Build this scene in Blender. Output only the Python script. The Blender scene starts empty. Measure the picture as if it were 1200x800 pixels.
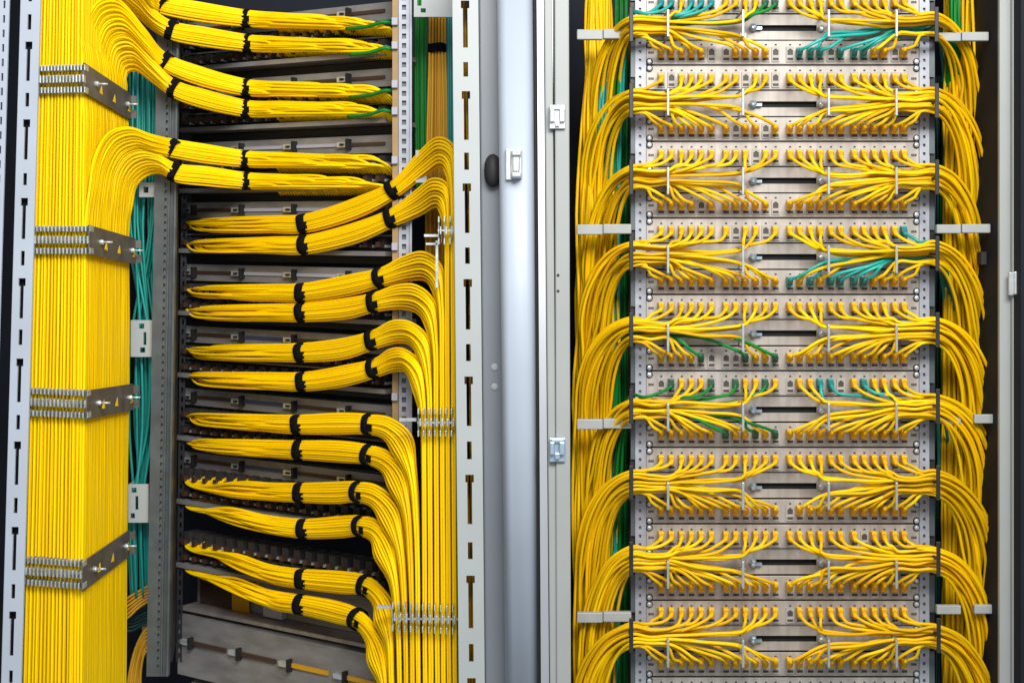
import bpy, bmesh, math, random
import numpy as np
from mathutils import Vector

R = random.Random(7)
C = bpy.context.scene.collection
S = 0.00135            # metres per photo pixel on the reference plane
D = 2.16               # camera distance to that plane
CX, HY = 600.0, 330.0  # optical centre column, horizon row


def P(px, py, d):
    k = S * (D + d) / D
    return np.array(((px - CX) * k, d, (HY - py) * k))


# ------------------------------------------------------------------ materials
def material(name, col, rough=0.5, metal=0.0, vary=0.0, noise=0.0, scale=(1, 1, 1), nscale=40, emit=None, spec=None, bump=0.0):
    m = bpy.data.materials.new(name)
    m.use_nodes = True
    nt = m.node_tree
    b = nt.nodes['Principled BSDF']
    b.inputs['Base Color'].default_value = (*col, 1)
    b.inputs['Roughness'].default_value = rough
    b.inputs['Metallic'].default_value = metal
    if spec is not None:
        b.inputs['Specular IOR Level'].default_value = spec
    src = None
    if vary:
        oi = nt.nodes.new('ShaderNodeObjectInfo')
        hs = nt.nodes.new('ShaderNodeHueSaturation')
        hs.inputs['Color'].default_value = (*col, 1)
        mr = nt.nodes.new('ShaderNodeMapRange')
        mr.inputs[3].default_value = 1 - vary
        mr.inputs[4].default_value = 1 + vary * .5
        nt.links.new(oi.outputs['Random'], mr.inputs[0])
        nt.links.new(mr.outputs[0], hs.inputs['Value'])
        mh = nt.nodes.new('ShaderNodeMapRange')
        mh.inputs[3].default_value = 0.5 - vary * .045
        mh.inputs[4].default_value = 0.5 + vary * .03
        mu = nt.nodes.new('ShaderNodeMath')
        mu.operation = 'FRACT'
        mm = nt.nodes.new('ShaderNodeMath')
        mm.operation = 'MULTIPLY'
        mm.inputs[1].default_value = 7.31
        nt.links.new(oi.outputs['Random'], mm.inputs[0])
        nt.links.new(mm.outputs[0], mu.inputs[0])
        nt.links.new(mu.outputs[0], mh.inputs[0])
        nt.links.new(mh.outputs[0], hs.inputs['Hue'])
        src = hs.outputs[0]
    if noise or bump:
        tc = nt.nodes.new('ShaderNodeTexCoord')
        mp = nt.nodes.new('ShaderNodeMapping')
        mp.inputs['Scale'].default_value = scale
        nz = nt.nodes.new('ShaderNodeTexNoise')
        nz.inputs['Scale'].default_value = nscale
        nz.inputs['Detail'].default_value = 5
        nt.links.new(tc.outputs['Object'], mp.inputs[0])
        nt.links.new(mp.outputs[0], nz.inputs['Vector'])
        mr = nt.nodes.new('ShaderNodeMapRange')
        mr.inputs[1].default_value = .3
        mr.inputs[2].default_value = .7
        mr.inputs[3].default_value = 1 - noise
        mr.inputs[4].default_value = 1 + noise
        nt.links.new(nz.outputs[0], mr.inputs[0])
        mx = nt.nodes.new('ShaderNodeMix')
        mx.data_type = 'RGBA'
        mx.blend_type = 'MULTIPLY'
        mx.inputs[0].default_value = 1
        mx.inputs[6].default_value = (*col, 1)
        if src:
            nt.links.new(src, mx.inputs[6])
        nt.links.new(mr.outputs[0], mx.inputs[7])
        src = mx.outputs[2]
        ro = nt.nodes.new('ShaderNodeMapRange')
        ro.inputs[3].default_value = max(.05, rough - noise * .4)
        ro.inputs[4].default_value = min(1, rough + noise * .4)
        nt.links.new(nz.outputs[0], ro.inputs[0])
        nt.links.new(ro.outputs[0], b.inputs['Roughness'])
        if bump:
            bp = nt.nodes.new('ShaderNodeBump')
            bp.inputs['Strength'].default_value = bump
            bp.inputs['Distance'].default_value = .001
            nt.links.new(nz.outputs[0], bp.inputs['Height'])
            nt.links.new(bp.outputs[0], b.inputs['Normal'])
    if src:
        nt.links.new(src, b.inputs['Base Color'])
    return m


M = dict(
    yellow=material('yellow_jacket', (0.95, 0.645, 0.001), .5, vary=.14, spec=.14),
    yellow_n=material('deep_yellow_jacket', (0.93, 0.60, 0.001), .5, vary=.16, spec=.14),
    yellow_r=material('yellow_cord_jacket', (0.81, 0.495, 0.002), .52, vary=.26, spec=.16),
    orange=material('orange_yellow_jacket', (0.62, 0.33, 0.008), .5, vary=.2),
    plug_y=material('yellow_plug', (0.82, 0.46, 0.003), .45, vary=.1, spec=.25),
    teal=material('teal_jacket', (0.012, 0.34, 0.29), .4, vary=.25),
    teal_dark=material('dark_teal_jacket', (0.003, 0.04, 0.043), .5, vary=.25),
    plug_t=material('teal_plug', (0.004, 0.23, 0.23), .4, vary=.1),
    green=material('green_jacket', (0.006, 0.19, 0.03), .45, vary=.3, spec=.25),
    plug_g=material('green_plug', (0.01, 0.10, 0.05), .4, vary=.1),
    velcro=material('black_velcro', (0.005, 0.005, 0.006), .9, noise=.4, nscale=400, bump=.4, spec=.08),
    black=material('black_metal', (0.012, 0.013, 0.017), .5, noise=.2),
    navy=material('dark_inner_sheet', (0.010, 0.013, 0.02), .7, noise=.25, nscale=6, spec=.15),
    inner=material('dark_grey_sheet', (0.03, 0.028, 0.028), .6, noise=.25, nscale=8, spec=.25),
    steel=material('zinc_steel', (0.385, 0.355, 0.325), .54, metal=.35, noise=.2, scale=(5, 1, .35), nscale=14),
    steel_d=material('grey_zinc_steel', (0.30, 0.275, 0.26), .42, metal=.45, noise=.2, scale=(4, 4, .5), nscale=14),
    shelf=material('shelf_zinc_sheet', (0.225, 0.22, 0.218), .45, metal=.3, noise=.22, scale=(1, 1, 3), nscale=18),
    rail=material('galvanised_rail', (0.10, 0.12, 0.13), .45, metal=.4, noise=.18, nscale=30),
    rail_l=material('pale_galvanised_rail', (0.34, 0.36, 0.41), .5, metal=.3, noise=.18, nscale=30),
    paint=material('light_grey_paint', (0.36, 0.39, 0.395), .45, noise=.04, nscale=9, bump=.03),
    paint_w=material('bluish_white_paint', (0.42, 0.47, 0.55), .45, noise=.04, nscale=9, bump=.03),
    paint_b=material('beige_grey_paint', (0.30, 0.32, 0.315), .5, noise=.04, nscale=9, bump=.03),
    paint_g=material('blue_grey_paint', (0.19, 0.21, 0.24), .45, noise=.05, nscale=7, bump=.03),
    door=material('white_door_paint', (0.375, 0.43, 0.505), .45, noise=.06, nscale=5, bump=.02),
    rubber=material('dark_rubber', (0.018, 0.016, 0.018), .7, noise=.2),
    chrome=material('bright_zinc', (0.56, 0.60, 0.62), .3, metal=.55, noise=.12, nscale=60),
    comb=material('zinc_comb', (0.46, 0.50, 0.50), .34, metal=.45, noise=.25, nscale=90),
    plate=material('grey_comb_plate', (0.135, 0.13, 0.12), .5, metal=.4, noise=.25, nscale=25),
    bolt=material('blue_zinc', (0.42, 0.55, 0.66), .3, metal=.6),
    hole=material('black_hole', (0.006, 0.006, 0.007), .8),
    port=material('grey_adapter', (0.36, 0.33, 0.30), .5, noise=.12, nscale=60),
    port_d=material('dark_adapter_mouth', (0.05, 0.045, 0.042), .6),
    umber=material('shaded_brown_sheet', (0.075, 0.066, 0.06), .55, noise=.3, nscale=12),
    ring=material('zinc_ring', (0.36, 0.39, 0.37), .35, metal=.4, noise=.15, nscale=60),
    tan=material('tan_strip', (0.33, 0.215, 0.085), .6, noise=.1),
    white=material('white_plastic', (0.36, 0.36, 0.42), .4),
    grey_pl=material('grey_plastic', (0.31, 0.325, 0.32), .5, noise=.06),
    brown=material('brown_label', (0.05, 0.025, 0.015), .5),
    blue=material('blue_label', (0.03, 0.05, 0.12), .5),
    wall=material('white_wall', (0.85, 0.87, 0.9), .7, noise=.03, nscale=3),
)


# ------------------------------------------------------------------ mesh helpers
def link(name, me, parent=None, mats=(), loc=(0, 0, 0)):
    o = bpy.data.objects.new(name, me)
    C.objects.link(o)
    o.location = loc
    if parent is not None:
        o.parent = parent
    for m in mats:
        me.materials.append(m)
    return o


def tag(o, label, cat, group=None, kind=None):
    o['label'] = label
    o['category'] = cat
    if group:
        o['group'] = group
    if kind:
        o['kind'] = kind
    return o


def thing(name, label, cat, loc=(0, 0, 0), group=None):
    o = bpy.data.objects.new(name, None)
    o.empty_display_size = .05
    C.objects.link(o)
    o.location = loc
    return tag(o, label, cat, group)


def dup(root, dz, label, group):
    r = root.copy()
    C.objects.link(r)
    r.location = root.location + Vector((0, 0, dz))
    r['label'] = label
    r['group'] = group
    for ch in root.children:
        c = ch.copy()
        C.objects.link(c)
        c.parent = r
        for g in ch.children:
            q = g.copy()
            C.objects.link(q)
            q.parent = c
    return r


class MB:
    """collects solid pieces of one mesh"""
    def __init__(self):
        self.v, self.f, self.mi, self.sm = [], [], [], []

    def add(self, vs, fs, mi=0, smooth=False):
        o = len(self.v)
        self.v += [tuple(map(float, q)) for q in vs]
        for f in fs:
            self.f.append([i + o for i in f])
            self.mi.append(mi)
            self.sm.append(smooth)
        return self

    def hexa(self, c, mi=0, bev=0.0):
        """c: 8 corners - front loop of four then back loop of four"""
        fs = [(0, 1, 2, 3), (7, 6, 5, 4), (0, 4, 5, 1), (1, 5, 6, 2), (2, 6, 7, 3), (3, 7, 4, 0)]
        if bev:
            bm = bmesh.new()
            vs = [bm.verts.new(tuple(map(float, q))) for q in c]
            for f in fs:
                bm.faces.new([vs[i] for i in f])
            bmesh.ops.recalc_face_normals(bm, faces=bm.faces)
            bmesh.ops.bevel(bm, geom=list(bm.edges), offset=bev, segments=2, profile=.5, affect='EDGES')
            bm.verts.index_update()
            self.add([v.co for v in bm.verts], [[v.index for v in f.verts] for f in bm.faces], mi)
            bm.free()
            return self
        return self.add(c, fs, mi)

    def pbox(self, x0, x1, y0, y1, d0, d1, mi=0, bev=0.0, lean=0.0, y_ref=400):
        """box whose front face fills the photo rectangle at depth d0; lean = px shift per px of y"""
        a, b = (lean * (y0 - y_ref), lean * (y1 - y_ref))
        fr = [P(x0 + a, y0, d0), P(x0 + b, y1, d0), P(x1 + b, y1, d0), P(x1 + a, y0, d0)]
        bk = [q + np.array((0, d1 - d0, 0)) for q in fr]
        return self.hexa(fr + bk, mi, bev)

    def disc(self, c, axis, r, h, n=14, mi=0, dome=.3):
        axis = np.array(axis, float)
        axis /= np.linalg.norm(axis)
        t = np.array((0, 0, 1.)) if abs(axis[2]) < .9 else np.array((1., 0, 0))
        u = np.cross(axis, t); u /= np.linalg.norm(u)
        w = np.cross(axis, u)
        vs, fs = [], []
        prof = [(1, 0), (1, .55), (.8, .85), (.4, 1.0)]
        for rr, hh in prof:
            for k in range(n):
                a = 2 * math.pi * k / n
                vs.append(np.array(c) + axis * h * hh + (u * math.cos(a) + w * math.sin(a)) * r * rr)
        for i in range(len(prof) - 1):
            for k in range(n):
                fs.append((i * n + k, i * n + (k + 1) % n, (i + 1) * n + (k + 1) % n, (i + 1) * n + k))
        fs.append([(len(prof) - 1) * n + k for k in range(n)])
        fs.append([n - 1 - k for k in range(n)])
        return self.add(vs, fs, mi, False)

    def tube(self, pts, r, n=6, mi=0, step=.008, flat=1.0):
        v, f = tube_geo(pts, r, n, step, flat)
        return self.add(v, f, mi, True)

    def slotted(self, x0, x1, y0, y1, holes, d, th, mi=0, lean=0.0, y_ref=400, maxseg=None):
        """plate with rectangular holes, given in photo px at depth d"""
        xs = sorted({x0, x1, *[min(max(h[0], x0), x1) for h in holes], *[min(max(h[1], x0), x1) for h in holes]})
        ys = sorted({y0, y1, *[min(max(h[2], y0), y1) for h in holes], *[min(max(h[3], y0), y1) for h in holes]})
        nx, ny = len(xs) - 1, len(ys) - 1
        solid = [[True] * ny for _ in range(nx)]
        for i in range(nx):
            for j in range(ny):
                mx_, my_ = (xs[i] + xs[i + 1]) / 2, (ys[j] + ys[j + 1]) / 2
                if any(h[0] < mx_ < h[1] and h[2] < my_ < h[3] for h in holes):
                    solid[i][j] = False
        vs = []
        for x in xs:
            for y in ys:
                q = P(x + lean * (y - y_ref), y, d)
                vs.append(q)
        n = len(vs)
        vs += [q + np.array((0, th, 0)) for q in vs]
        I = lambda i, j: i * (ny + 1) + j
        fs = []
        for i in range(nx):
            for j in range(ny):
                if not solid[i][j]:
                    continue
                a, b, c_, e = I(i, j), I(i, j + 1), I(i + 1, j + 1), I(i + 1, j)
                fs.append((a, b, c_, e))
                fs.append((e + n, c_ + n, b + n, a + n))
                if i == 0 or not solid[i - 1][j]: fs.append((a, a + n, b + n, b))
                if i == nx - 1 or not solid[i + 1][j]: fs.append((c_, c_ + n, e + n, e))
                if j == 0 or not solid[i][j - 1]: fs.append((e, e + n, a + n, a))
                if j == ny - 1 or not solid[i][j + 1]: fs.append((b, b + n, c_ + n, c_))
        return self.add(vs, fs, mi)

    def build(self, name, mats, parent=None, loc=None):
        me = bpy.data.meshes.new(name)
        off = Vector((0, 0, 0))
        if parent is not None:
            off = parent['_w'] if '_w' in parent else world(parent)
            off = Vector(off)
        me.from_pydata([(q[0] - off[0], q[1] - off[1], q[2] - off[2]) for q in self.v], [], self.f)
        me.polygons.foreach_set('material_index', self.mi)
        me.polygons.foreach_set('use_smooth', self.sm)
        me.update()
        if not isinstance(mats, (list, tuple)):
            mats = [mats]
        return link(name, me, parent, mats)


def world(o):
    v = Vector(o.location)
    while o.parent is not None:
        o = o.parent
        v += Vector(o.location)
    return v


def smooth_path(pts, step):
    p = np.array(pts, float)
    keep = [0]
    for i in range(1, len(p)):
        if np.linalg.norm(p[i] - p[keep[-1]]) > 1e-4:
            keep.append(i)
    p = p[keep]
    if len(p) == 2:
        n = max(2, int(np.linalg.norm(p[1] - p[0]) / (step * 4)))
        t = np.linspace(0, 1, n + 1)[:, None]
        return p[0] + (p[1] - p[0]) * t
    q = np.vstack([2 * p[0] - p[1], p, 2 * p[-1] - p[-2]])
    out = []
    for i in range(1, len(q) - 2):
        p0, p1, p2, p3 = q[i - 1:i + 3]
        L = np.linalg.norm(p2 - p1)
        t0 = 0.
        t1 = t0 + max(np.linalg.norm(p1 - p0), 1e-5) ** .5
        t2 = t1 + max(L, 1e-5) ** .5
        t3 = t2 + max(np.linalg.norm(p3 - p2), 1e-5) ** .5
        # bend decides the number of rings
        a, b = p1 - p0, p3 - p2
        c = p2 - p1
        bend = 1 - min(np.dot(a, c) / (np.linalg.norm(a) * L + 1e-9), np.dot(b, c) / (np.linalg.norm(b) * L + 1e-9))
        n = max(1, int(L / (step if bend > .01 else step * 3) + .5))
        t = np.linspace(t1, t2, n + 1)[:-1][:, None]
        A1 = (t1 - t) / (t1 - t0) * p0 + (t - t0) / (t1 - t0) * p1
        A2 = (t2 - t) / (t2 - t1) * p1 + (t - t1) / (t2 - t1) * p2
        A3 = (t3 - t) / (t3 - t2) * p2 + (t - t2) / (t3 - t2) * p3
        B1 = (t2 - t) / (t2 - t0) * A1 + (t - t0) / (t2 - t0) * A2
        B2 = (t3 - t) / (t3 - t1) * A2 + (t - t1) / (t3 - t1) * A3
        out.append((t2 - t) / (t2 - t1) * B1 + (t - t1) / (t2 - t1) * B2)
    out.append(p[-1][None])
    return np.vstack(out)


def tube_geo(pts, r, n=6, step=.008, flat=1.0):
    c = smooth_path(pts, step)
    m = len(c)
    T = np.gradient(c, axis=0)
    T /= np.linalg.norm(T, axis=1)[:, None] + 1e-12
    ref = np.array((0, 1., 0)) if abs(T[0][1]) < .9 else np.array((0, 0, 1.))
    N = np.zeros_like(c)
    u = ref - T[0] * np.dot(ref, T[0])
    u /= np.linalg.norm(u)
    for i in range(m):
        u = u - T[i] * np.dot(u, T[i])
        u /= np.linalg.norm(u) + 1e-12
        N[i] = u
    B = np.cross(T, N)
    a = np.linspace(0, 2 * math.pi, n, endpoint=False)
    rr = np.broadcast_to(np.asarray(r, float) if not callable(r) else np.array([r(x) for x in np.linspace(0, 1, m)]), (m,))
    v = c[:, None] + rr[:, None, None] * (N[:, None] * np.cos(a)[None, :, None] + flat * B[:, None] * np.sin(a)[None, :, None])
    v = v.reshape(-1, 3)
    i = np.arange(m - 1)[:, None] * n
    k = np.arange(n)[None]
    k2 = (k + 1) % n
    f = np.stack([i + k, i + k2, i + n + k2, i + n + k], -1).reshape(-1, 4).tolist()
    f.append(list(range(n - 1, -1, -1)))
    f.append([(m - 1) * n + q for q in range(n)])
    return v, f


def cable(name, pts, r, mat, parent=None, n=6, step=.009, origin=None):
    v, f = tube_geo(pts, r, n, step)
    off = np.zeros(3)
    loc = (0, 0, 0)
    if parent is not None:
        off = np.array(world(parent))
    elif origin is not None:
        off = np.array(origin)
        loc = tuple(origin)
    me = bpy.data.meshes.new(name)
    me.from_pydata((v - off).tolist(), [], f)
    me.polygons.foreach_set('use_smooth', [True] * len(f))
    me.update()
    return link(name, me, parent, [mat], loc)


def strap(parent, c, axis, ra, rb, width, th=.0016):
    """closed hook-and-loop band round a bundle: c centre, axis = cable direction, ra vertical, rb depth radius"""
    axis = np.array(axis, float); axis /= np.linalg.norm(axis)
    up = np.array((0, 0, 1.)) if abs(axis[2]) < .95 else np.array((1., 0, 0)); up -= axis * np.dot(up, axis); up /= np.linalg.norm(up)
    dp = np.cross(axis, up)
    n = 26
    vs, fs = [], []
    prof = [(-.5, 0), (-.46, 1), (.46, 1), (.5, 0)]
    for k in range(n):
        a = 2 * math.pi * k / n
        ca, sa = math.cos(a), math.sin(a)
        e = .82
        sx = math.copysign(abs(ca) ** e, ca); sy = math.copysign(abs(sa) ** e, sa)
        for w, h in prof:
            wob = .0008 * math.sin(3 * a + c[2] * 90)
            vs.append(c + axis * (w * width + wob) + up * sx * (ra + th * h) + dp * sy * (rb + th * h))
    m = len(prof)
    for k in range(n):
        for j in range(m - 1):
            fs.append((k * m + j, ((k + 1) % n) * m + j, ((k + 1) % n) * m + j + 1, k * m + j + 1))
    b = MB().add(vs, fs, 0, True)
    # loose end of the band lying on the front
    f0 = c - np.array((0, rb + th * 1.6, 0))
    b.add([f0 + axis * width * .42 + up * ra * .1, f0 - axis * width * .42 + up * ra * .1,
           f0 - axis * width * .42 - up * ra * .62 + dp * 0, f0 + axis * width * .42 - up * ra * .62,
           ] + [q + np.array((0, .0014, 0)) for q in (f0 + axis * width * .42 + up * ra * .1, f0 - axis * width * .42 + up * ra * .1, f0 - axis * width * .42 - up * ra * .62, f0 + axis * width * .42 - up * ra * .62)],
          [(0, 1, 2, 3), (7, 6, 5, 4), (0, 4, 5, 1), (1, 5, 6, 2), (2, 6, 7, 3), (3, 7, 4, 0)])
    return b.build('strap', M['velcro'], parent)


def disc_slots(n, pitch, rad=3.25):
    """hex-packed cross-section, the n slots nearest the viewer; (a up, b depth)"""
    pts = []
    for i in range(-4, 5):
        for j in range(-4, 5):
            x, y = (i + j * .5) * pitch, j * pitch * .866
            if x * x + y * y < (rad * pitch) ** 2:
                pts.append((y, x))
    pts.sort(key=lambda q: q[1] - .35 * math.hypot(*q))
    return pts[:n]


ORD = ['first', 'second', 'third', 'fourth', 'fifth', 'sixth', 'seventh', 'eighth', 'ninth', 'tenth', 'eleventh', 'twelfth']

# ================================================================== setting
wall = MB().hexa([(-3, 2.6, 2.2), (-3, 2.6, -2.2), (3, 2.6, -2.2), (3, 2.6, 2.2), (-3, 2.7, 2.2), (-3, 2.7, -2.2), (3, 2.7, -2.2), (3, 2.7, 2.2)]).build('wall', M['wall'])
wall['kind'] = 'structure'

# ================================================================== LEFT CABINET
LCAB = thing('network_cabinet', 'open cabinet with white slotted posts round straight yellow cable trunks', 'cabinet', tuple(P(300, 1000, .3)))


def slots_long(ylist_long, ylist_short, x0, x1, xw):
    h = []
    for y0, y1 in ylist_long:
        h.append((x0 - xw, x1 + xw, y0, y0 + 9))
        h.append((x0, x1, y0, y1))
    for y0, y1 in ylist_short:
        h.append((x0, x1, y0, y1))
    return h


# left white slotted post, leaning as in the photo (x 22-47 at the top, -1-25 at the bottom)
lg = [(-42, 2), (49, 95), (140, 187), (232, 280), (326, 373), (420, 471), (517, 568), (617, 668), (716, 768)]
sh = [(17, 35), (109, 125), (203, 217), (294, 311), (386, 404), (486, 503), (583, 601), (684, 701), (785, 800)]
LEAN_L = -.0285
b = MB()
b.slotted(13, 36, -60, 860, slots_long(lg, sh, 21.5, 26, 2), -.02, .004, lean=LEAN_L)
b.pbox(33.2, 36, -60, 860, -.0155, -.010, lean=LEAN_L)
b.pbox(12.6, 15, -60, 860, -.0155, .02, lean=LEAN_L)
post_l = b.build('slotted_post', M['paint_w'], LCAB)
MB().pbox(15.3, 33, -60, 860, -.004, .002, lean=LEAN_L).build('post_back', M['navy'], post_l)
# outer strip at the very edge of the photo
b = MB().slotted(-24, -1, -60, 860, [(-8, -5.5, y, y + 9) for y in range(-50, 850, 17)], -.02, .004, lean=-.03)
b.build('slotted_post', M['paint_w'], LCAB)
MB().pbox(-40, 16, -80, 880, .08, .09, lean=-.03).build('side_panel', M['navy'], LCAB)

MB().pbox(8, 112, -120, 920, .27, .28, lean=-.02).build('trunk_shade_sheet', M['black'], LCAB)  # added black sheet, keeps the gaps between trunk cables dark

# right white slotted post
lgr = [(1, 56), (107, 164), (215, 273), (327, 386), (441, 499), (556, 614), (674, 736), (794, 850)]
shr = [(73, 90), (179, 199), (290, 309), (403, 423), (517, 538), (635, 655), (754, 775)]
LEAN_R = .0095
b = MB()
b.slotted(534, 564, -60, 860, slots_long(lgr, shr, 546, 551.5, 2.2), -.045, .004, lean=LEAN_R)
b.pbox(533.6, 536.4, -60, 860, -.0405, .02, lean=LEAN_R)
b.pbox(561.5, 564.3, -60, 860, -.0405, .02, lean=LEAN_R)
post_r = b.build('slotted_post', M['paint'], LCAB)
MB().pbox(564.8, 592, -60, 860, -.02, .05, lean=LEAN_R, bev=.003).build('frame_profile', M['paint_g'], LCAB)
for yy in (430, 453):
    q = P(579.5, yy, -.02)
    MB().disc(q, (0, -1, 0), .0055, .002).build('rivet', M['paint'], LCAB)
# black rounded stop on the grey profile
b = MB()
bm = bmesh.new()
bmesh.ops.create_uvsphere(bm, u_segments=20, v_segments=12, radius=1)
q = P(577.5, 200, -.03)
b.add([(q[0] + v.co.x * .0135, q[1] + v.co.y * .02, q[2] + math.copysign(abs(v.co.z) ** .8, v.co.z) * .026) for v in bm.verts], [[v.index for v in f.verts] for f in bm.faces], 0, True)
bm.free()
b.build('bumper', M['rubber'], LCAB)

# back, inner side, floor
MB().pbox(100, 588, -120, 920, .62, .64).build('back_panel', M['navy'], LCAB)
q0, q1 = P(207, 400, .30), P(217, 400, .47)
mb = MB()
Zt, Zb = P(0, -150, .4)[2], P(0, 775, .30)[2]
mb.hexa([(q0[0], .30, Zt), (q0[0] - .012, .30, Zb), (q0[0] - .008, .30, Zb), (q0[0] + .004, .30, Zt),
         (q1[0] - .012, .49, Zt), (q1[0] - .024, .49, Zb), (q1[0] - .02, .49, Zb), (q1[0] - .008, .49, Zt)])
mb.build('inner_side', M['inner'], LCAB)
# left galvanised rail with perforations
LEAN_T = -.0165
b = MB()
b.slotted(178, 203.5, -60, 792, [(190, 192.6, y, y + 5.6) for y in np.arange(-50, 780, 9.1)], .275, .003, lean=LEAN_T)
b.pbox(201.3, 203.5, -60, 792, .262, .2745, lean=LEAN_T)
b.pbox(194.6, 196.2, -60, 792, .270, .2745, lean=LEAN_T)
rail_l = b.build('mounting_rail', M['rail'], LCAB)
MB().pbox(184, 198, -60, 792, .285, .29, lean=LEAN_T).build('rail_back', M['grey_pl'], rail_l)
# black perforated strip beside the shelves
b = MB().slotted(210.5, 217.5, -60, 775, [(213, 215.4, y, y + 6) for y in np.arange(-55, 770, 11.3)], .42, .002, lean=-.012)
b.build('hinge_strip', M['black'], LCAB)

# ------------------------------------------------------------------ swung shelf frame (the plane of the splice shelves)
QL, QR = P(218, 0, .445), P(468, 0, .18)
Uv = np.array((QR[0] - QL[0], QR[1] - QL[1], -.0115))
LU = float(np.linalg.norm(Uv[:2]))
U = Uv / LU                       # along the shelf towards its nearer end (drops slightly)
Nn = np.array((Uv[1], -Uv[0], 0)) / LU
if Nn[1] > 0: Nn = -Nn
V = np.array((0, 0, 1.))
OB = np.array((QR[0], QR[1], 0))


def zr(y):                        # height of photo row y at the near end
    return P(468, y, .18)[2]


def F(t, y, n=0.0):               # t 0..1 along the shelf, y photo row at the near end, n metres out of the plane
    return OB + U * (t - 1) * LU + V * zr(y) + Nn * n


def plane_d(px):                  # depth of the shelf plane under photo column px
    # solve X(px,d) on line QL-QR
    lo, hi = .1, .5
    for _ in range(40):
        m = (lo + hi) / 2
        x = (px - CX) * S * (D + m) / D
        xl = QL[0] + (QR[0] - QL[0]) * (m - .445) / (.18 - .445)
        if x - xl < 0: lo = m
        else: hi = m
    return (lo + hi) / 2


def fbox(mb, t0, t1, y0, y1, n0, n1, mi=0, bev=0.0):
    c = [F(t0, y0, n0), F(t0, y1, n0), F(t1, y1, n0), F(t1, y0, n0), F(t0, y0, n1), F(t0, y1, n1), F(t1, y1, n1), F(t1, y0, n1)]
    return mb.hexa(c, mi, bev)


def conn_mesh():
    mb = MB()
    return mb


SH_G = 'metal shelves stacked inside the open cabinet'
strips = [12, 90, 168, 245, 325, 405, 486, 568, 650]
descr = ['cut by the top edge of the picture', 'between the two upper cable pairs', 'under a white label strip, behind the lowest branching pair',
         'above the steepest rising bundle', 'with pale label strip, third gap from the floor upward excluded', '', '', '', '']
LAB = ['topmost grey metal splice shelf, behind the uppermost pair of yellow bundles',
       'grey metal splice shelf behind the second pair of bundles leaving the wide trunk',
       'grey metal splice shelf behind the lowest pair of bundles leaving the wide trunk',
       'grey metal splice shelf behind the highest pair of bundles rising to the narrow trunk',
       'grey metal splice shelf behind the second pair of bundles of the narrow trunk',
       'grey metal splice shelf behind the third pair of bundles of the narrow trunk',
       'grey metal splice shelf behind the fourth pair of bundles of the narrow trunk',
       'grey metal splice shelf behind the fifth pair of bundles of the narrow trunk',
       'lowest dark splice shelf with connector rows, behind the bottom pair of bundles']
conn_me = None
for i, ys in enumerate(strips):
    root = thing('splice_shelf', LAB[i], 'splice shelf', tuple(F(.5, ys, 0)), SH_G)
    deep = i == 8
    # face plate with the label holder
    mb = MB()
    if not deep:
        fbox(mb, 0, .985, ys - 10, ys + 11, .006, -.02)
        mb.build('face_plate', M['shelf'], root)
    mb = MB(); fbox(mb, 0, .985, ys + 50, ys + 55.5, .030, -.06); mb.build('front_edge', M['shelf'], root)
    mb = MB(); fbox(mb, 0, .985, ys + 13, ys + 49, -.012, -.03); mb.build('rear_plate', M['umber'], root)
    mb = MB(); fbox(mb, 0, .985, ys + 56.5, ys + 65, -.015, -.03); mb.build('gap_shade', M['inner'], root)  # dark strip filling the open gap, its shade put into the colour
    mb = MB(); fbox(mb, 0, .985, ys + 30.5, ys + 32.5, .012, -.011); mb.build('ledge', M['shelf'], root)
    # label strip: inserts between clips
    if not deep:
        segs = [(.06, .27, ('brown', 'brown', 'white', 'blue')), (.31, .52, ('brown', 'white', 'white', 'brown', 'blue')), (.56, .76, ('white', 'brown', 'white', 'brown')), (.80, .95, ('brown', 'white'))]
        for t0, t1, mats in segs:
            mat = 'brown' if t0 < .1 or t0 > .7 else ('white' if i < 5 else 'blue') if t0 < .5 else ('white' if i in (2, 3, 4) else 'brown')
            mb = MB(); fbox(mb, t0, t1, ys - 1.9, ys + 2.1, .009, .0062); mb.build('label_strip', M[mat], root)
        for t in (.045, .285, .535, .78):
            mb = MB()
            fbox(mb, t - .028, t + .022, ys - 2.8, ys + 3.4, .015, .0061, 0)
            fbox(mb, t + .014, t + .024, ys - 6.5, ys + 6.5, .018, .0062, 1)
            fbox(mb, t - .012, t + .004, ys - 1.0, ys + 1.4, .018, .0152, 1)
            mb.build('clip', [M['chrome'], M['hole']], root)
    # connector rows
    for row, yo in ((0, 13), (1, 33)):
        for k in range(18):
            t = .03 + k * .0535
            mb = MB()
            fbox(mb, t, t + .028, ys + yo + (-3 if i > 6 else 2), ys + yo + 13, .020, -.011, 0)
            fbox(mb, t + .004, t + .020, ys + yo + 6, ys + yo + 12, .030, .0201, 1)
            fbox(mb, t + .026, t + .034, ys + yo + 9.5, ys + yo + 12.5, .020, -.011, 2)
            mb.build('connector', [M['inner'], M['brown'], M['grey_pl']], root)

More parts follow.
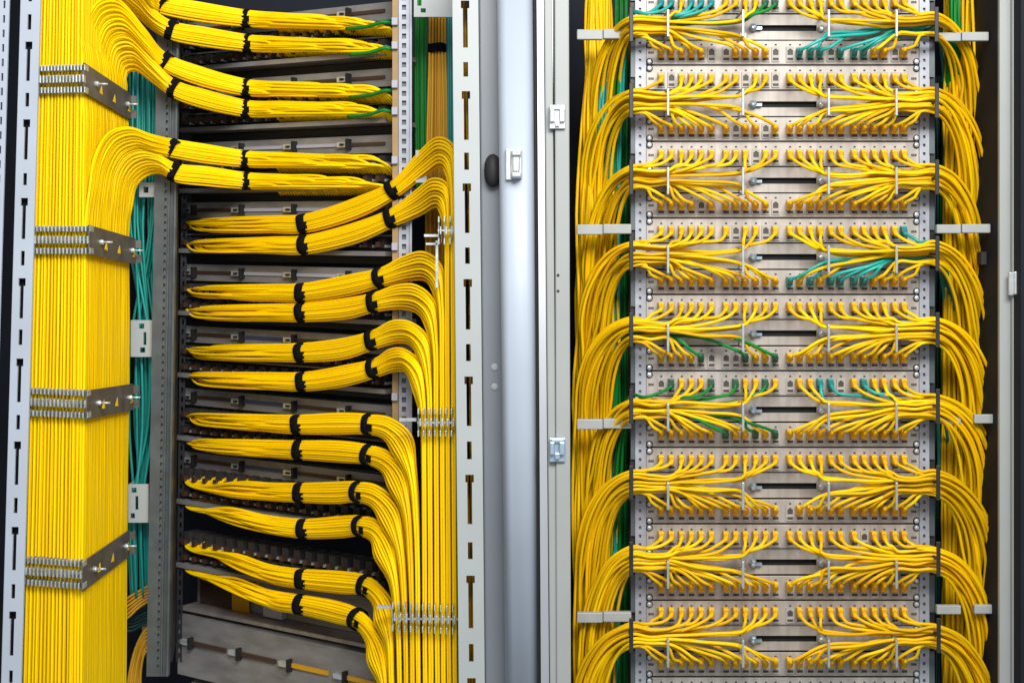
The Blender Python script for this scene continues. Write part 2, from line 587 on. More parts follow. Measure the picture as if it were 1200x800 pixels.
# bottom trays under the last bundles
root = thing('bottom_tray', 'plain grey metal tray below the last bundles with four label clips', 'tray', tuple(F(.5, 790, 0)))
mb = MB(); fbox(mb, 0, .985, 768, 845, .022, -.05); mb.build('face_plate', M['shelf'], root)
mb = MB(); fbox(mb, 0, .985, 714, 758, -.03, -.05); mb.build('rear_plate', M['shelf'], root)
mb = MB(); fbox(mb, 0, .985, 758.5, 763, .016, -.0295); mb.build('lip', M['steel_d'], root)
mb = MB(); fbox(mb, .03, .19, 722, 757.5, -.022, -.0298); mb.build('window', M['brown'], root)
mb = MB()
for k in range(9):
    mb.tube([F(.20 + k * .0095, 718, -.02), F(.202 + k * .0095, 758, -.02)], .0022, 6)
mb.build('cable_loop', M['orange'], root)
mb = MB(); fbox(mb, .36, .45, 742, 757, -.015, -.028); mb.build('label', M['white'], root)
for t in (.06, .30, .54, .79):
    mb = MB()
    fbox(mb, t - .03, t + .022, 797.5, 803.5, .030, .0222, 0)
    fbox(mb, t + .014, t + .024, 793, 808, .034, .0224, 1)
    mb.build('clip', [M['chrome'], M['hole']], root)
    mb = MB(); fbox(mb, t + .026, t + .19, 798, 803, .0265, .0223); mb.build('label_strip', M['brown' if t < .5 else 'orange'], root)
mb = MB()
z0 = zr(852)
c = [F(0, 852, .02), F(0, 860, .02), F(1, 860, .02), F(1, 852, .02)]
a0 = [np.array((q0[0] - .02, .28, z0)), np.array((q0[0] - .02, .28, z0 - .01)), np.array((QR[0] + .1, .02, z0 - .01)), np.array((QR[0] + .1, .02, z0))]
mb.hexa(a0 + [F(0, 852, -.05), F(0, 862, -.05), F(1.2, 862, -.05), F(1.2, 852, -.05)])
mb.build('floor_plate', M['steel_d'], LCAB)

# near rail with the tan strip
b = MB()
b.slotted(467.2, 482.5, -60, 860, [(471, 476, y, y + 6) for y in np.arange(-50, 850, 11.2)], .135, .003)
b.pbox(480.5, 482.5, -60, 860, .127, .1345)
rail_m = b.build('mounting_rail', M['rail_l'], LCAB)
MB().pbox(468.5, 480, -60, 860, .141, .15).build('rail_back', M['rail'], rail_m)
strip = MB().pbox(459.8, 466.6, -60, 860, .13, .16).build('edge_strip', M['tan'], LCAB)
for yy in (25, 53, 98.5, 130, 187.5, 289, 465):
    MB().pbox(458.8, 466, yy - 4.5, yy + 4.5, .122, .1295, bev=.001).build('clip', M['white'], strip)
MB().pbox(488, 494.5, 38, 178, .30, .31).build('trim_strip', M['rail_l'], LCAB)
# grey brackets
b = MB().slotted(485, 531, -40, 20, [(489, 494, -10, 7), (493, 499, 10, 15)], .10, .004)
b.build('bracket', M['paint'], LCAB)
b = MB().slotted(487, 500, 176, 214, [(494, 498, 179, 185)], .10, .004)
b.build('bracket', M['paint'], LCAB)
for (x0, x1, y0, y1, hs) in ((153, 180, 375, 418, [(163, 169, 379, 385), (168, 171.5, 389, 404), (164, 170, 407, 413)]),
                             (150, 174, 567, 612, [(154, 160, 571, 577), (158.5, 162, 581, 597), (153, 158, 601, 607)]),
                             (163, 184, 214, 231, [(168, 174, 219, 226)])):
    b = MB().slotted(x0, x1, y0, y1, hs, .285, .005)
    b.pbox(x0, x0 + 2, y0, y1, .2905, .33)
    b.build('bracket', M['paint'], LCAB)


# combs -----------------------------------------------------------------------------
def comb(x0, x1, y, n, d, slope=0.0, arm=None):
    root = MB()
    for k in range(n + 1):
        x = x0 + (x1 - x0) * k / n
        yy = y + slope * (x - x0)
        root.pbox(x - .4, x + .4, yy - 13, yy + 13, d + .016, d + .10)
        root.pbox(x - .85, x + .95, yy - 16.5, yy - 9.5, d - .004, d + .0155, bev=.0006)
        root.pbox(x - .85, x + .95, yy + 9.5, yy + 16.5, d - .004, d + .0155, bev=.0006)
        if k < n:
            root.pbox(x + 1.3, x + 3.2, yy - 4.5, yy + 4.5, d - .009, d + .0025, bev=.0006)
    root.pbox(x0 - 1, x1 + 1, y - 1 + slope * (x1 - x0) / 2, y + 1 + slope * (x1 - x0) / 2, d - .0005, d + .002, lean=0)
    o = root.build('cable_comb', M['comb'], LCAB)
    b = MB().pbox(x1 - .5 if arm == 'r' else x0 - 6, x1 + 7 if arm == 'r' else x0 + 1, y - 3.5, y + 3.5, d - .004, d + .003)
    b.build('fixing_lug', M['comb'], o)
    return o


for (x0, x1, y, sl, n, dr) in ((44.5, 98.5, 93, -.02, 14, .013), (38.5, 104.5, 281, .0, 15, .013), (34, 101.5, 471, .04, 15, .009), (28, 96.5, 669, .07, 15, -.003)):
    o = comb(x0, x1, y, n, -.008, sl)
    # side plate running back into the cabinet along the trunk
    xe = P(x1 + 1.2, y, 0)[0]
    ys_ = y + sl * (x1 - x0)
    k = S
    z0 = (HY - ys_) * k
    h = 17 * k
    mb = MB()
    lx = LEAN_T * 0
    mb.hexa([(xe, -.012, z0 + h), (xe, -.012, z0 - h), (xe + .0025, -.012, z0 - h), (xe + .0025, -.012, z0 + h),
             (xe, .252, z0 + h - dr), (xe, .252, z0 - h - dr), (xe + .0025, .252, z0 - h - dr), (xe + .0025, .252, z0 + h - dr)])
    z0_, z0 = z0, z0 - dr
    for zz in (.55, -.55):
        mb.hexa([(xe, .2525, z0 + h * (zz + .3)), (xe, .2525, z0 + h * (zz - .3)), (xe + .012, .2525, z0 + h * (zz - .3)), (xe + .012, .2525, z0 + h * (zz + .3)),
                 (xe, .2545, z0 + h * (zz + .3)), (xe, .2545, z0 + h * (zz - .3)), (xe + .012, .2545, z0 + h * (zz - .3)), (xe + .012, .2545, z0 + h * (zz + .3))])
    z0 = z0_
    pl = mb.build('comb_plate', M['plate'], o)
    for yy in (.045, .225):
        z0 = z0_ - dr * yy / .252
        mb = MB().disc((xe + .0025, yy, z0), (1, 0, 0), .0045, .006, 10)
        mb.tube([(xe + .006, yy, z0), (xe + .022, yy + .002, z0)], .0018, 6)
        mb.build('screw', M['chrome'], pl)
    for yy in (.075, .15, .24):
        z0 = z0_ - dr * yy / .252 - .004
        MB().add([(xe + .0029, yy - .008, z0 - .006), (xe + .0029, yy + .008, z0 - .007), (xe + .0029, yy + .004, z0 + .007), (xe + .0025, yy - .008, z0 - .006), (xe + .0025, yy + .008, z0 - .007), (xe + .0025, yy + .004, z0 + .007)],
                 [(0, 1, 2), (5, 4, 3), (0, 3, 4, 1), (1, 4, 5, 2), (2, 5, 3, 0)]).build('plate_hole', M['yellow'], pl)
o = comb(514, 534, 270, 3, -.012, 0, 'r')
MB().pbox(510.5, 513.5, 282, 337, .0, .003).pbox(497, 514, 274.5, 277.5, .0, .003).pbox(499, 512, 284.5, 287, .0, .003).build('hook', M['comb'], o)
o = comb(490, 535.5, 495, 7, -.012, 0, 'r')
MB().pbox(468, 488, 489.5, 493.5, .0, .003).build('hook', M['comb'], o)
o = comb(460, 537.5, 723, 11, -.012, .05, 'r')
MB().pbox(442, 458, 709, 713, .0, .003).build('hook', M['comb'], o)

# ------------------------------------------------------------------ wide trunk of the left cabinet
RC = .00228


def xs_side(y, layer=0):          # photo column (at depth 0) of the trunk's right face
    return 100.5 - 6.2 * (y - 95) / 575 - layer * 3.4


def xat(x0, d):                   # photo column of a point that stands at column x0 on depth 0
    return CX + (x0 - CX) * D / (D + d)


tr = thing('cable_bundle', 'wide straight yellow cable trunk combed into columns beside the bluish slotted post', 'cable trunk', tuple(P(60, 860, .02)))
for c in range(14):
    for row in range(2):
        f = (c + .5) / 14
        dd = .004 + row * .0052 + (c % 3) * .0015 + R.uniform(-.001, .001)
        jx = [R.uniform(-.28, .28) for _ in range(6)]
        pts = []
        for q, y in enumerate((-60, 95, 190, 281, 380, 471, 570, 669, 770, 860)):
            xl = 46 - 20.5 * (y - 0) / 800
            xr = xs_side(y, 2) + 2
            at = y in (95, 281, 471, 669)
            pts.append(P(xat(xl + (xr - xl) * f + (0 if at else jx[q % 6]), dd), y, dd + (0 if at else R.uniform(-.0012, .0012))))
        cable('cable', pts, RC * .9, M['yellow'], tr, 6, .02)

for k in range(44):
    d = .008 + .244 * (k + .5) / 44
    cable('cable', [P(xat(xs_side(y, 3.1) + R.uniform(-.4, .4), d), y, d) for y in (-80, 40, 95, 190, 281, 380, 471, 570, 669, 770, 860)], RC, M['yellow'], tr, 6, .02)

LB = [  # strap at the rail, strap on the shelf, far end, front curve F, inner curve I, layer, u range
    dict(s1=(190, 6), s2=(290, 22), e=(446, 27), lay=2, u=(0, .5)),
    dict(s1=(201, 36), s2=(291.5, 51), e=(446, 53), lay=2, u=(.5, 1)),
    dict(s1=(194, 73), s2=(290, 103), e=(450, 106), lay=1, u=(0, .5)),
    dict(s1=(204, 104), s2=(290, 127.5), e=(450, 127), lay=1, u=(.5, 1)),
    dict(s1=(202, 174), s2=(288.5, 186.5), e=(452, 189), lay=0, u=(0, .5)),
    dict(s1=(205, 202), s2=(290.5, 212), e=(456, 213), lay=0, u=(.5, 1)),
]
ARC = {
    0: ([(103, 262), (105, 220), (111, 184), (127, 156), (150, 149), (176, 158)], [(154, 262), (155, 240), (158, 222), (166, 211), (178, 204), (190, 203)]),
    1: ([(99, 130), (94, 75), (98, 36), (114, 3), (138, 0), (168, 33)], [(149, 150), (149, 122), (147, 100), (149, 86), (160, 83), (180, 97)]),
    2: ([(94, 60), (84, 0), (92, -50), (114, -76), (148, -58), (174, -16)], [(140, 95), (121, 42), (116, 14), (133, 2), (160, 19), (182, 37)]),
}
LAB = ['uppermost yellow bundle curving off the wide trunk at the picture top',
       'second yellow bundle from the top curving off the wide trunk',
       'third yellow bundle off the wide trunk, upper one beside the top comb plate',
       'fourth yellow bundle off the wide trunk, arching over the top comb plate',
       'fifth yellow bundle off the wide trunk, upper of its lowest pair',
       'lowest yellow bundle curving off the wide trunk, above the perforated rail']
NB = 42
for bi, q in enumerate(LB):
    root = thing('cable_bundle', LAB[bi], 'cable bundle', tuple(P(q['s1'][0], q['s1'][1], .24)), 'yellow bundles strapped in black, off the wide trunk')
    sl = disc_slots(NB, RC * 1.86, 3.75)
    sl.sort(key=lambda z: -z[0])                       # top first
    Fc, Ic = ARC[q['lay']]
    d1, d2 = .235, plane_d(290) - .055
    ends = list(range(NB)); R.shuffle(ends)
    for k, (a, bb) in enumerate(sl):
        u = q['u'][0] + (q['u'][1] - q['u'][0]) * (k + .5) / NB
        dk = .006 + .250 * u
        lay = q['lay']
        pts = []
        ylast = Fc[0][1] + (Ic[0][1] - Fc[0][1]) * u
        for y in (870, 770, 669, 570, 471, 380, 281, 190, 120):
            if y > ylast + 25:
                pts.append(P(xat(xs_side(y, lay) + R.uniform(-.35, .35), dk), y, dk))
        for m in range(6):
            x = Fc[m][0] + (Ic[m][0] - Fc[m][0]) * u
            y = Fc[m][1] + (Ic[m][1] - Fc[m][1]) * u
            g = (m / 6) ** 1.6
            if m == 0:
                x = xat(xs_side(y, lay), dk)
            pts.append(P(x + R.uniform(-.5, .5), y + R.uniform(-.5, .5), dk + (d1 + bb - dk) * g))
        pts.append(P(*q['s1'], d1) + np.array((0, bb, a)))
        xm = (q['s1'][0] * .55 + q['s2'][0] * .45)
        ym = q['s1'][1] * .38 + q['s2'][1] * .62 - 1.5
        pts.append(P(xm, ym + R.uniform(-.4, .4), (d1 + d2) / 2) + np.array((0, bb, a)) * 1.04)
        pts.append(P(*q['s2'], d2) + np.array((0, bb, a)) * .9)
        xe = 320 + (458 - 320) * (ends[k] + .5) / NB
        fx = (xe - 290) / 160
        ye = q['s2'][1] + (q['e'][1] - q['s2'][1]) * min(1, fx)
        nmid = max(1, int((xe - 290) / 40))
        for m in range(1, nmid + 1):
            x = 290 + (xe - 290) * m / (nmid + .4)
            sh = .92 - .35 * m / (nmid + .4)
            pts.append(P(x, q['s2'][1] + (ye - q['s2'][1]) * m / nmid + 1.5 * m / nmid, plane_d(x) - .052) + np.array((0, bb, a)) * sh)
        pts.append(P(xe, ye + 6, plane_d(xe) - .045))
        pts.append(P(xe + 6, ye + 13, plane_d(xe + 6) - .028))
        pts.append(P(xe + 8, ye + 16, plane_d(xe + 8) - .012))
        cable('cable', pts, RC, M['yellow'], root, 6, .009)
    ra = 3.5 * RC * 2
    ax = P(q['s1'][0] + 10, q['s1'][1] + (6 if bi % 2 == 0 else 4), d1) - P(q['s1'][0] - 10, q['s1'][1] - (7 if bi % 2 == 0 else 4), d1)
    strap(root, P(*q['s1'], d1), ax, ra, ra, .0135)
    strap(root, P(*q['s2'], d2), (1, -.4, 0), ra * .93, ra * .93, .0165)

# ------------------------------------------------------------------ narrow trunk bundles
RB = [
    (265, [(357, 262), (420, 243), (462, 222), (494, 193), (514, 178), (527, 187), (530.5, 220)]),
    (290, [(358, 287), (420, 272), (460, 255), (490, 238), (508, 226), (520, 232), (523.5, 262)]),
    (343, [(355, 343), (410, 334), (447, 325), (475, 315), (497, 312), (512, 326), (517, 360)]),
    (367, [(355, 366), (410, 361), (440, 354), (468, 348), (489, 351), (504, 368), (510, 405)]),
    (413, [(354, 413), (405, 408), (438, 398), (462, 389), (481, 391), (496, 410), (502.5, 450)]),
    (444, [(356, 447), (405, 440), (440, 431), (460, 422), (475, 423), (489, 442), (495.5, 478)]),
    (492, [(350, 497), (400, 496), (434, 497), (454, 502), (471, 520), (482, 555), (487.5, 610)]),
    (522, [(352, 527), (400, 529), (433, 533), (452, 541), (466, 560), (476, 595), (480.5, 650)]),
    (570, [(353, 577), (395, 577), (421, 576), (440, 582), (457, 603), (468, 640), (473, 690)]),
    (597, [(357, 619), (400, 617), (424, 616), (439, 622), (450, 642), (461, 675), (465.5, 715)]),
    (645, [(355, 678), (400, 682), (429, 686), (442, 698), (450, 718), (456, 748), (458, 790)]),
    (672, [(353, 708), (395, 717), (419, 725), (433, 741), (442, 765), (449, 795), (450.5, 830)]),
]
LAB = ['uppermost yellow bundle rising into the narrow trunk beside the grey slotted post',
       'yellow bundle rising into the narrow trunk, second from the trunk top',
       'third yellow bundle down the narrow trunk, joining just below the hook',
       'fourth yellow bundle down the narrow trunk, lower of its second pair',
       'fifth yellow bundle down the narrow trunk, upper of its third pair',
       'sixth yellow bundle down the narrow trunk, joining just above the middle comb',
       'seventh yellow bundle down the narrow trunk, bending down beside the middle comb',
       'eighth yellow bundle down the narrow trunk, second below the middle comb',
       'ninth yellow bundle down the narrow trunk, upper of its fifth pair',
       'tenth yellow bundle down the narrow trunk, above the looped dark connectors',
       'second lowest yellow bundle of the narrow trunk, sagging below looped dark connectors',
       'lowest yellow bundle of the narrow trunk, sagging over the bottom tray']
NC = 40
for bi, (yl, ctr) in enumerate(RB):
    root = thing('cable_bundle', LAB[bi], 'cable bundle', tuple(P(*ctr[0], .24)), 'yellow bundles strapped in black, into the narrow trunk')
    pitch = RC * 1.98
    sl = disc_slots(NC, pitch, 3.75)
    order = sorted(range(NC), key=lambda k: sl[k][1])   # front to back
    rank = {k: r for r, k in enumerate(order)}
    ends = list(range(NC)); R.shuffle(ends)
    xcol = ctr[-1][0]
    deps = [plane_d(357) - .058, plane_d(410) - .062, plane_d(445) - .07, .105, .075, .05, .04]
    for k, (a, bb) in enumerate(sl):
        r = rank[k]
        dt = .006 + r * .0021
        side = (-1 if r % 2 else 1) * 1.15 + R.uniform(-.25, .25)
        xe = 219 + (300 - 219) * ((ends[k] + .5) / NC) ** 1.15
        pts = []
        up = -13 if bi > 2 else -9
        f = (xe - 218) / (ctr[0][0] - 218)
        ye = yl + (ctr[0][1] - yl) * (f * f * (3 - 2 * f) if bi > 7 else f)
        if bi > 7:
            pts.append(P(xe + 6, ye + up, plane_d(xe + 6) + .004))
            pts.append(P(xe + 1, ye + up + 1, plane_d(xe) - .012))
            pts.append(P(xe - 2.5, ye + up * .45, plane_d(xe) - .028))
            pts.append(P(xe + 4, ye - .5, plane_d(xe) - .043))
        else:
            pts.append(P(xe - 3, ye - 6, plane_d(xe) - .004))
            pts.append(P(xe - 1, ye - 4, plane_d(xe) - .024))
            pts.append(P(xe + 7, ye - 1, plane_d(xe + 7) - .042) + np.array((0, bb * .5, a * .6)))
        nm = max(1, int((ctr[0][0] - xe) / 45))
        for m in range(1, nm + 1):
            g = m / (nm + 1)
            x = xe + (ctr[0][0] - xe) * g
            f = (x - 218) / (ctr[0][0] - 218)
            y = yl + (ctr[0][1] - yl) * (f * f * (3 - 2 * f) if bi > 7 else f)
            pts.append(P(x, y, plane_d(x) - .055) + np.array((0, bb, a)) * (.78 + .16 * g))
        for m, (x, y) in enumerate(ctr):
            dd = deps[m]
            if m <= 2:
                pts.append(P(x, y, dd) + np.array((0, bb, a)) * (1.05 if m == 1 else .95))
            elif m < 5:
                # section turns: 'a' (up) becomes outward of the bend
                g = (m - 2) / 3
                if bi < 6:
                    nx, nz = (-a * .3, a * 1.2) if m == 3 else (-a * .1, a * 1.45)
                    if bi > 3: nz = a * (1.1 if m == 3 else 1.2)
                else:
                    nx, nz = (a * .3, a * 1.05) if m == 3 else (a * .95, a * .9)
                pts.append(P(x, y, dd + (dt - .04) * g) + np.array((nx, bb * (1 - g), nz)))
            else:
                g = 1 - (m - 4) / 3
                pts.append(P(x + side * (1 - g), y, dt + (dd - dt) * g * .4) + np.array((a * .6 * g, 0, a * (1.9 if bi < 6 else .8) * g)))
        y = ctr[-1][1]
        while y < 800:
            y += 70
            pts.append(P(xcol + side + R.uniform(-.25, .25) + (y - 300) * .005 , y, dt + R.uniform(-.0008, .0008)))
        pts.append(P(xcol + side, 880, dt))
        cable('cable', pts, RC, M['yellow_n'], root, 6, .009)
    ra = 3.7 * pitch
    strap(root, P(*ctr[0], deps[0]), P(*ctr[1], deps[1]) - P(ctr[0][0] - 60, ctr[0][1] + (ctr[0][1] - ctr[1][1]) * .4, deps[0] + .03), ra * .95, ra * .95, .0165)
    s1 = ctr[2]
    tan = P(*ctr[3], deps[3]) - P(*ctr[1], deps[1])
    strap(root, P(*s1, deps[2]), tan, ra * .98, ra * .98, .0145)

# ------------------------------------------------------------------ other cables in the left cabinet
tb = thing('cable_bundle', 'loose teal cables hanging between the wide trunk and the perforated rail', 'cable bundle', tuple(P(165, 660, .34)))
for k in range(18):
    f = k / 17
    x0, x1, x2 = 153 + 34 * f, 152 + 30 * R.random(), 150 + 26 * R.random()
    d = .31 + .06 * R.random()
    cable('cable', [P(x0 + R.uniform(-3, 3), 60, d), P(x0, 160, d), P(x0 - 4 + R.uniform(-4, 4), 260, d), P(x1, 400, d), P(x1 + R.uniform(-3, 3), 500, d), P(x2, 600, d), P(x2 + 2, 700, d + .03)], .0024, M['teal'], tb, 6, .02)
tb = thing('cable_bundle', 'dark green cables low behind the wide trunk, curving to the rail', 'cable bundle', tuple(P(160, 730, .36)))
for k in range(7):
    o_ = k * 4.6
    cable('cable', [P(142, 708 + o_, .37 + .004 * (k % 3)), P(152, 714 + o_ * .9, .375), P(166, 713 + o_ * .7, .375 + .005 * (k % 2)), P(184, 700 + o_, .38)], .0026, M['teal_dark'], tb)
tb = thing('cable_bundle', 'orange cables curving down behind the foot of the wide trunk', 'cable bundle', tuple(P(160, 790, .35)))
for k in range(7):
    o_ = k * 4.3
    cable('cable', [P(184, 728 + o_, .37), P(170, 738 + o_, .35), P(158 + k * 1.2, 762 + o_ * .8, .345 + .004 * (k % 3)), P(149 + k * 2.6, 806 + o_ * .4, .34), P(143 + k * 3.4, 870, .34)], .0024, M['orange'], tb)
for k in range(6):
    o_ = k * 4.6
    cable('cable', [P(138, 700 + o_ + 8, .345), P(150, 700 + o_, .34), P(165, 691 + o_ * .8, .345), P(186, 680 + o_ * .8, .36)], .0024, M['orange'], tb)
for k in range(10):
    cable('cable', [P(172 + k * .9, 600, .40), P(168 + k * .8, 660, .39), P(168 + k, 740, .40)], .0024, M['orange'], tb)

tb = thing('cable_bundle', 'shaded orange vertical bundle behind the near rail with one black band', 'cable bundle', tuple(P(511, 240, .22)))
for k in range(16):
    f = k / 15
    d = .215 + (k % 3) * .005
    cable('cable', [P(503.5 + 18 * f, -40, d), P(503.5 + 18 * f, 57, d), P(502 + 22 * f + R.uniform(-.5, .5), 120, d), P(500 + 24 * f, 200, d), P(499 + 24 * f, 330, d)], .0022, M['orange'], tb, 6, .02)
strap(tb, P(512.5, 57, .22), (0, 0, 1), .0150, .0125, .0155)
# turn that band: it is wide in X
tb = thing('cable_bundle', 'orange cables glimpsed through the slots of the grey slotted post', 'cable bundle', tuple(P(549, 860, .03)))
for k in range(5):
    x = 544 + 2.9 * k
    cable('cable', [P(x + (y - 400) * .008 + R.uniform(-2, 2), y, .03 + .005 * (k % 2)) for y in (-60, 120, 300, 480, 660, 870)], .0023, M['orange'], tb, 6, .02)
tb = thing('cable_bundle', 'dark green cables on both sides of the shaded orange bundle', 'cable bundle', tuple(P(497, 240, .24)))
for x in (488, 490.5, 493, 496, 499):
    cable('cable', [P(x, -30, .25), P(x + R.uniform(-1, 1), 100, .25), P(x + 1, 240, .25)], .003, M['green'], tb)
for x in (525, 527.5, 530):
    cable('cable', [P(x, -30, .215), P(x + .5, 100, .215), P(x, 240, .215)], .003, M['plug_t'], tb)

GL = ['topmost', 'second', 'third', 'fourth']
for k, (x, y) in enumerate(((432, 30), (436, 60), (436, 110), (434, 133))):
    rt = None
    pts = [P(x - 26, y + 4, plane_d(x - 26) - .062), P(x, y + 1, plane_d(x) - .066), P(x + 16, y - 4, plane_d(x + 16) - .06), P(x + 26, y - 3 + 2 * (k % 2), plane_d(x + 26) - .045), P(x + 30, y - 3, plane_d(x + 30) - .02)]
    o = cable('ground_wire', pts, .0032, M['green'], None, 6, .008, P(x, y, plane_d(x)))
    tag(o, GL[k] + ' of the green ground wires at the tan strip ends of yellow bundles', 'wire', 'green ground wires')

# ================================================================== DOOR between the cabinets
door = thing('cabinet_door', 'edge-on open white door with rounded edge between the two cabinets', 'door', tuple(P(607, 860, -.05)))
mb = MB()
prof = []
for k in range(15):
    a = math.pi * (k / 14)
    prof.append((-math.cos(a), -math.sin(a)))
LEAN_D = .012


def door_ring(y):
    x0, x1 = 586.5 + LEAN_D * (y - 330), 627 + LEAN_D * .7 * (y - 330)
    c, w = (x0 + x1) / 2, (x1 - x0) / 2
    out = []
    for u, v in prof:
        su = math.copysign(abs(u) ** .45, u)
        q = P(c + w * su, y, -.06)
        q[1] += v * .03
        out.append(q)
    q = P(x1, y, -.06); q[1] = .30; out.append(q)
    q = P(x0, y, -.06); q[1] = .30; out.append(q)
    return out


ra_, rb_ = door_ring(-80), door_ring(890)
n = len(ra_)
mb.add(ra_ + rb_, [(k, (k + 1) % n, n + (k + 1) % n, n + k) for k in range(n)] + [list(range(n))[::-1], list(range(n, 2 * n))], 0, False)
leaf = mb.build('door_leaf', M['door'], door)
for p in leaf.data.polygons:
    p.use_smooth = len(p.vertices) == 4 and p.index < 14
MB().pbox(625.8, 631.2, -80, 890, -.055, .3, lean=.006, y_ref=330, bev=.003).build('gasket', M['rubber'], door)
q = P(601, 192, -.10)
mb = MB().pbox(592.5, 600, 174, 211, -.0955, -.085, bev=.0015)
mb.pbox(598, 612, 175.5, 209, -.100, -.085, bev=.002)
mb.pbox(600.5, 609, 183, 201, -.108, -.1, bev=.002)
mb.pbox(599.5, 611, 176.5, 182.5, -.112, -.1005, bev=.002)
mb.pbox(599.5, 611, 201.5, 207.5, -.112, -.1005, bev=.002)
mb.build('latch', M['chrome'], door)

# ================================================================== RIGHT CABINET
RCAB = thing('network_cabinet', 'open cabinet with beige grey frame posts round a stack of patch panels', 'cabinet', tuple(P(900, 1000, .2)))
mb = MB()
mb.pbox(641, 650.5, -80, 890, -.105, -.05, lean=.0085, bev=.002)
mb.pbox(651, 668, -80, 890, -.11, -.05, lean=.003, bev=.002)
fp = mb.build('frame_post', M['paint_b'], RCAB)
for yy, hh, mm in ((137, 14, 'chrome'), (527, 14, 'bolt')):
    mb = MB().pbox(644, 662.5, yy - hh, yy + hh, -.116, -.1105, bev=.001)
    mb.pbox(644.5, 650, yy - 9, yy + 6, -.124, -.1165, bev=.0015)
    mb.pbox(655.5, 662, yy - 9, yy + 6, -.124, -.1165, bev=.0015)
    mb.pbox(646, 661, yy - 13, yy - 8.5, -.121, -.1165, bev=.001)
    mb.pbox(650.5, 656, yy + 4, yy + 11, -.122, -.1165, bev=.001)
    mb.build('hinge', M[mm], fp)
for yy in (322.5, 341):
    mb = MB().disc(P(654, yy, -.11), (0, -1, 0), .0022, .0012, 10)
    mb.build('screw', M['inner'], fp)
mb = MB()
mb.pbox(1171.5, 1186, -80, 890, -.06, -.05, bev=.002)
mb.pbox(1186.5, 1196, -80, 890, -.07, -.05, bev=.002)
fp2 = mb.build('frame_post', M['paint_b'], RCAB)
MB().pbox(1183, 1191, 319, 346, -.077, -.0705, bev=.001).pbox(1189, 1195.5, 318, 345, -.083, -.0705, bev=.0015).build('hinge', M['chrome'], fp2)
MB().pbox(1196.5, 1204, -80, 890, -.10, .1).build('gasket', M['navy'], RCAB)
MB().pbox(1204.5, 1260, -80, 890, -.10, .1).build('side_panel', M['paint_g'], RCAB)
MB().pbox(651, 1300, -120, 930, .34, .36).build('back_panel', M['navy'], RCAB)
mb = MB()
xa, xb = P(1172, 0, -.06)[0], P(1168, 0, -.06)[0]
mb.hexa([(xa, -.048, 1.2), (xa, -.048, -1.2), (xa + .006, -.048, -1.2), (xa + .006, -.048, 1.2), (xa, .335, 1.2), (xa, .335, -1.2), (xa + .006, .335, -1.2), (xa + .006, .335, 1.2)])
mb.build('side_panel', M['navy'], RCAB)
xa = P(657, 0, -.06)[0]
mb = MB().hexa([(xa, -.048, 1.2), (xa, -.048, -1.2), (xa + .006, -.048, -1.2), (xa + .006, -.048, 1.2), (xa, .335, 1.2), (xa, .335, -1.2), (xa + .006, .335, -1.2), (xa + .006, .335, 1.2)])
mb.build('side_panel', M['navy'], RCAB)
MB().pbox(1150, 1171, 295, 310, .0, .02).build('cross_bar', M['inner'], RCAB)

TOP0, PITCH = 76.5, 89.5
# vertical rails with square holes
holes = [(748.5, 751.5, y, y + 3.6) for y in np.arange(-90, 880, PITCH / 9)]
MB().slotted(744.5, 757, -100, 890, holes, -.0015, .003).build('mounting_rail', M['rail_l'], RCAB)
holes = [(1081.5, 1084.5, y, y + 3.6) for y in np.arange(-90, 880, PITCH / 9)]
MB().slotted(1077.5, 1089, -100, 890, holes, -.0015, .003).build('mounting_rail', M['rail_l'], RCAB)
MB().pbox(744, 757.5, -100, 890, .004, .01).pbox(1077, 1089.5, -100, 890, .004, .01).build('rail_back', M['steel_d'], RCAB)
for x in (738.8, 1090.2):
    MB().pbox(x, x + 5.4, -100, 890, .004, .05).build('cable_manager_post', M['black'], RCAB)
    for y in np.arange(28 - 45, 860, PITCH):
        MB().pbox(x - 1 if x > 900 else x + .4, x + 5 if x > 900 else x + 6.4, y - 26, y + 18, -.001, .0035).build('manager_plate', M['rail'], RCAB)


def mirror(x):
    return 1835 - x


for k in range(9):
    ym = TOP0 + PITCH * (k - 1) + 42
    for side in (0, 1):
        x = 739.8 if side == 0 else 1098
        x0 = x + (0.3 * k if side else 0)
        mb = MB().pbox(x0 - 2.4, x0 + 2.4, ym - 21, ym + 20, -.082, -.079, bev=.001)
        mb.pbox(x0 - 1.5, x0 + 1.5, ym - 1.5, ym + 1.5, -.0785, .003)
        mb.build('cable_finger', M['black'], RCAB)
# pale cable supports reaching over the vertical trunks
for yy, dd in ((40, 0), (268.5, -.004), (496.5, -.008), (723, -.004)):
    MB().pbox(676, 706.5, yy - 5.5, yy + 6.5, -.022 + dd, -.012 + dd, bev=.0015).build('cable_support', M['grey_pl'], RCAB)
    MB().pbox(707, 740, yy - 6, yy + 5.5, -.024 + dd, -.012 + dd, bev=.0015).build('cable_support', M['grey_pl'], RCAB)
for yy, gap, xe, dd in ((43, 0, 1159, 0), (268, 0, 1161, -.004), (491, 1, 1169, -.006), (714, 1, 1169, -.002)):
    MB().pbox(1098, 1126.5, yy - 5, yy + 5.5, -.022 + dd, -.012 + dd, bev=.0015).build('cable_support', M['grey_pl'], RCAB)
    mb = MB()
    mb.pbox(1142 if gap else 1127.5, xe, yy - 5.5, yy + 5, -.022 + dd, -.012 + dd, bev=.0015)
    mb.build('cable_support', M['grey_pl'], RCAB)

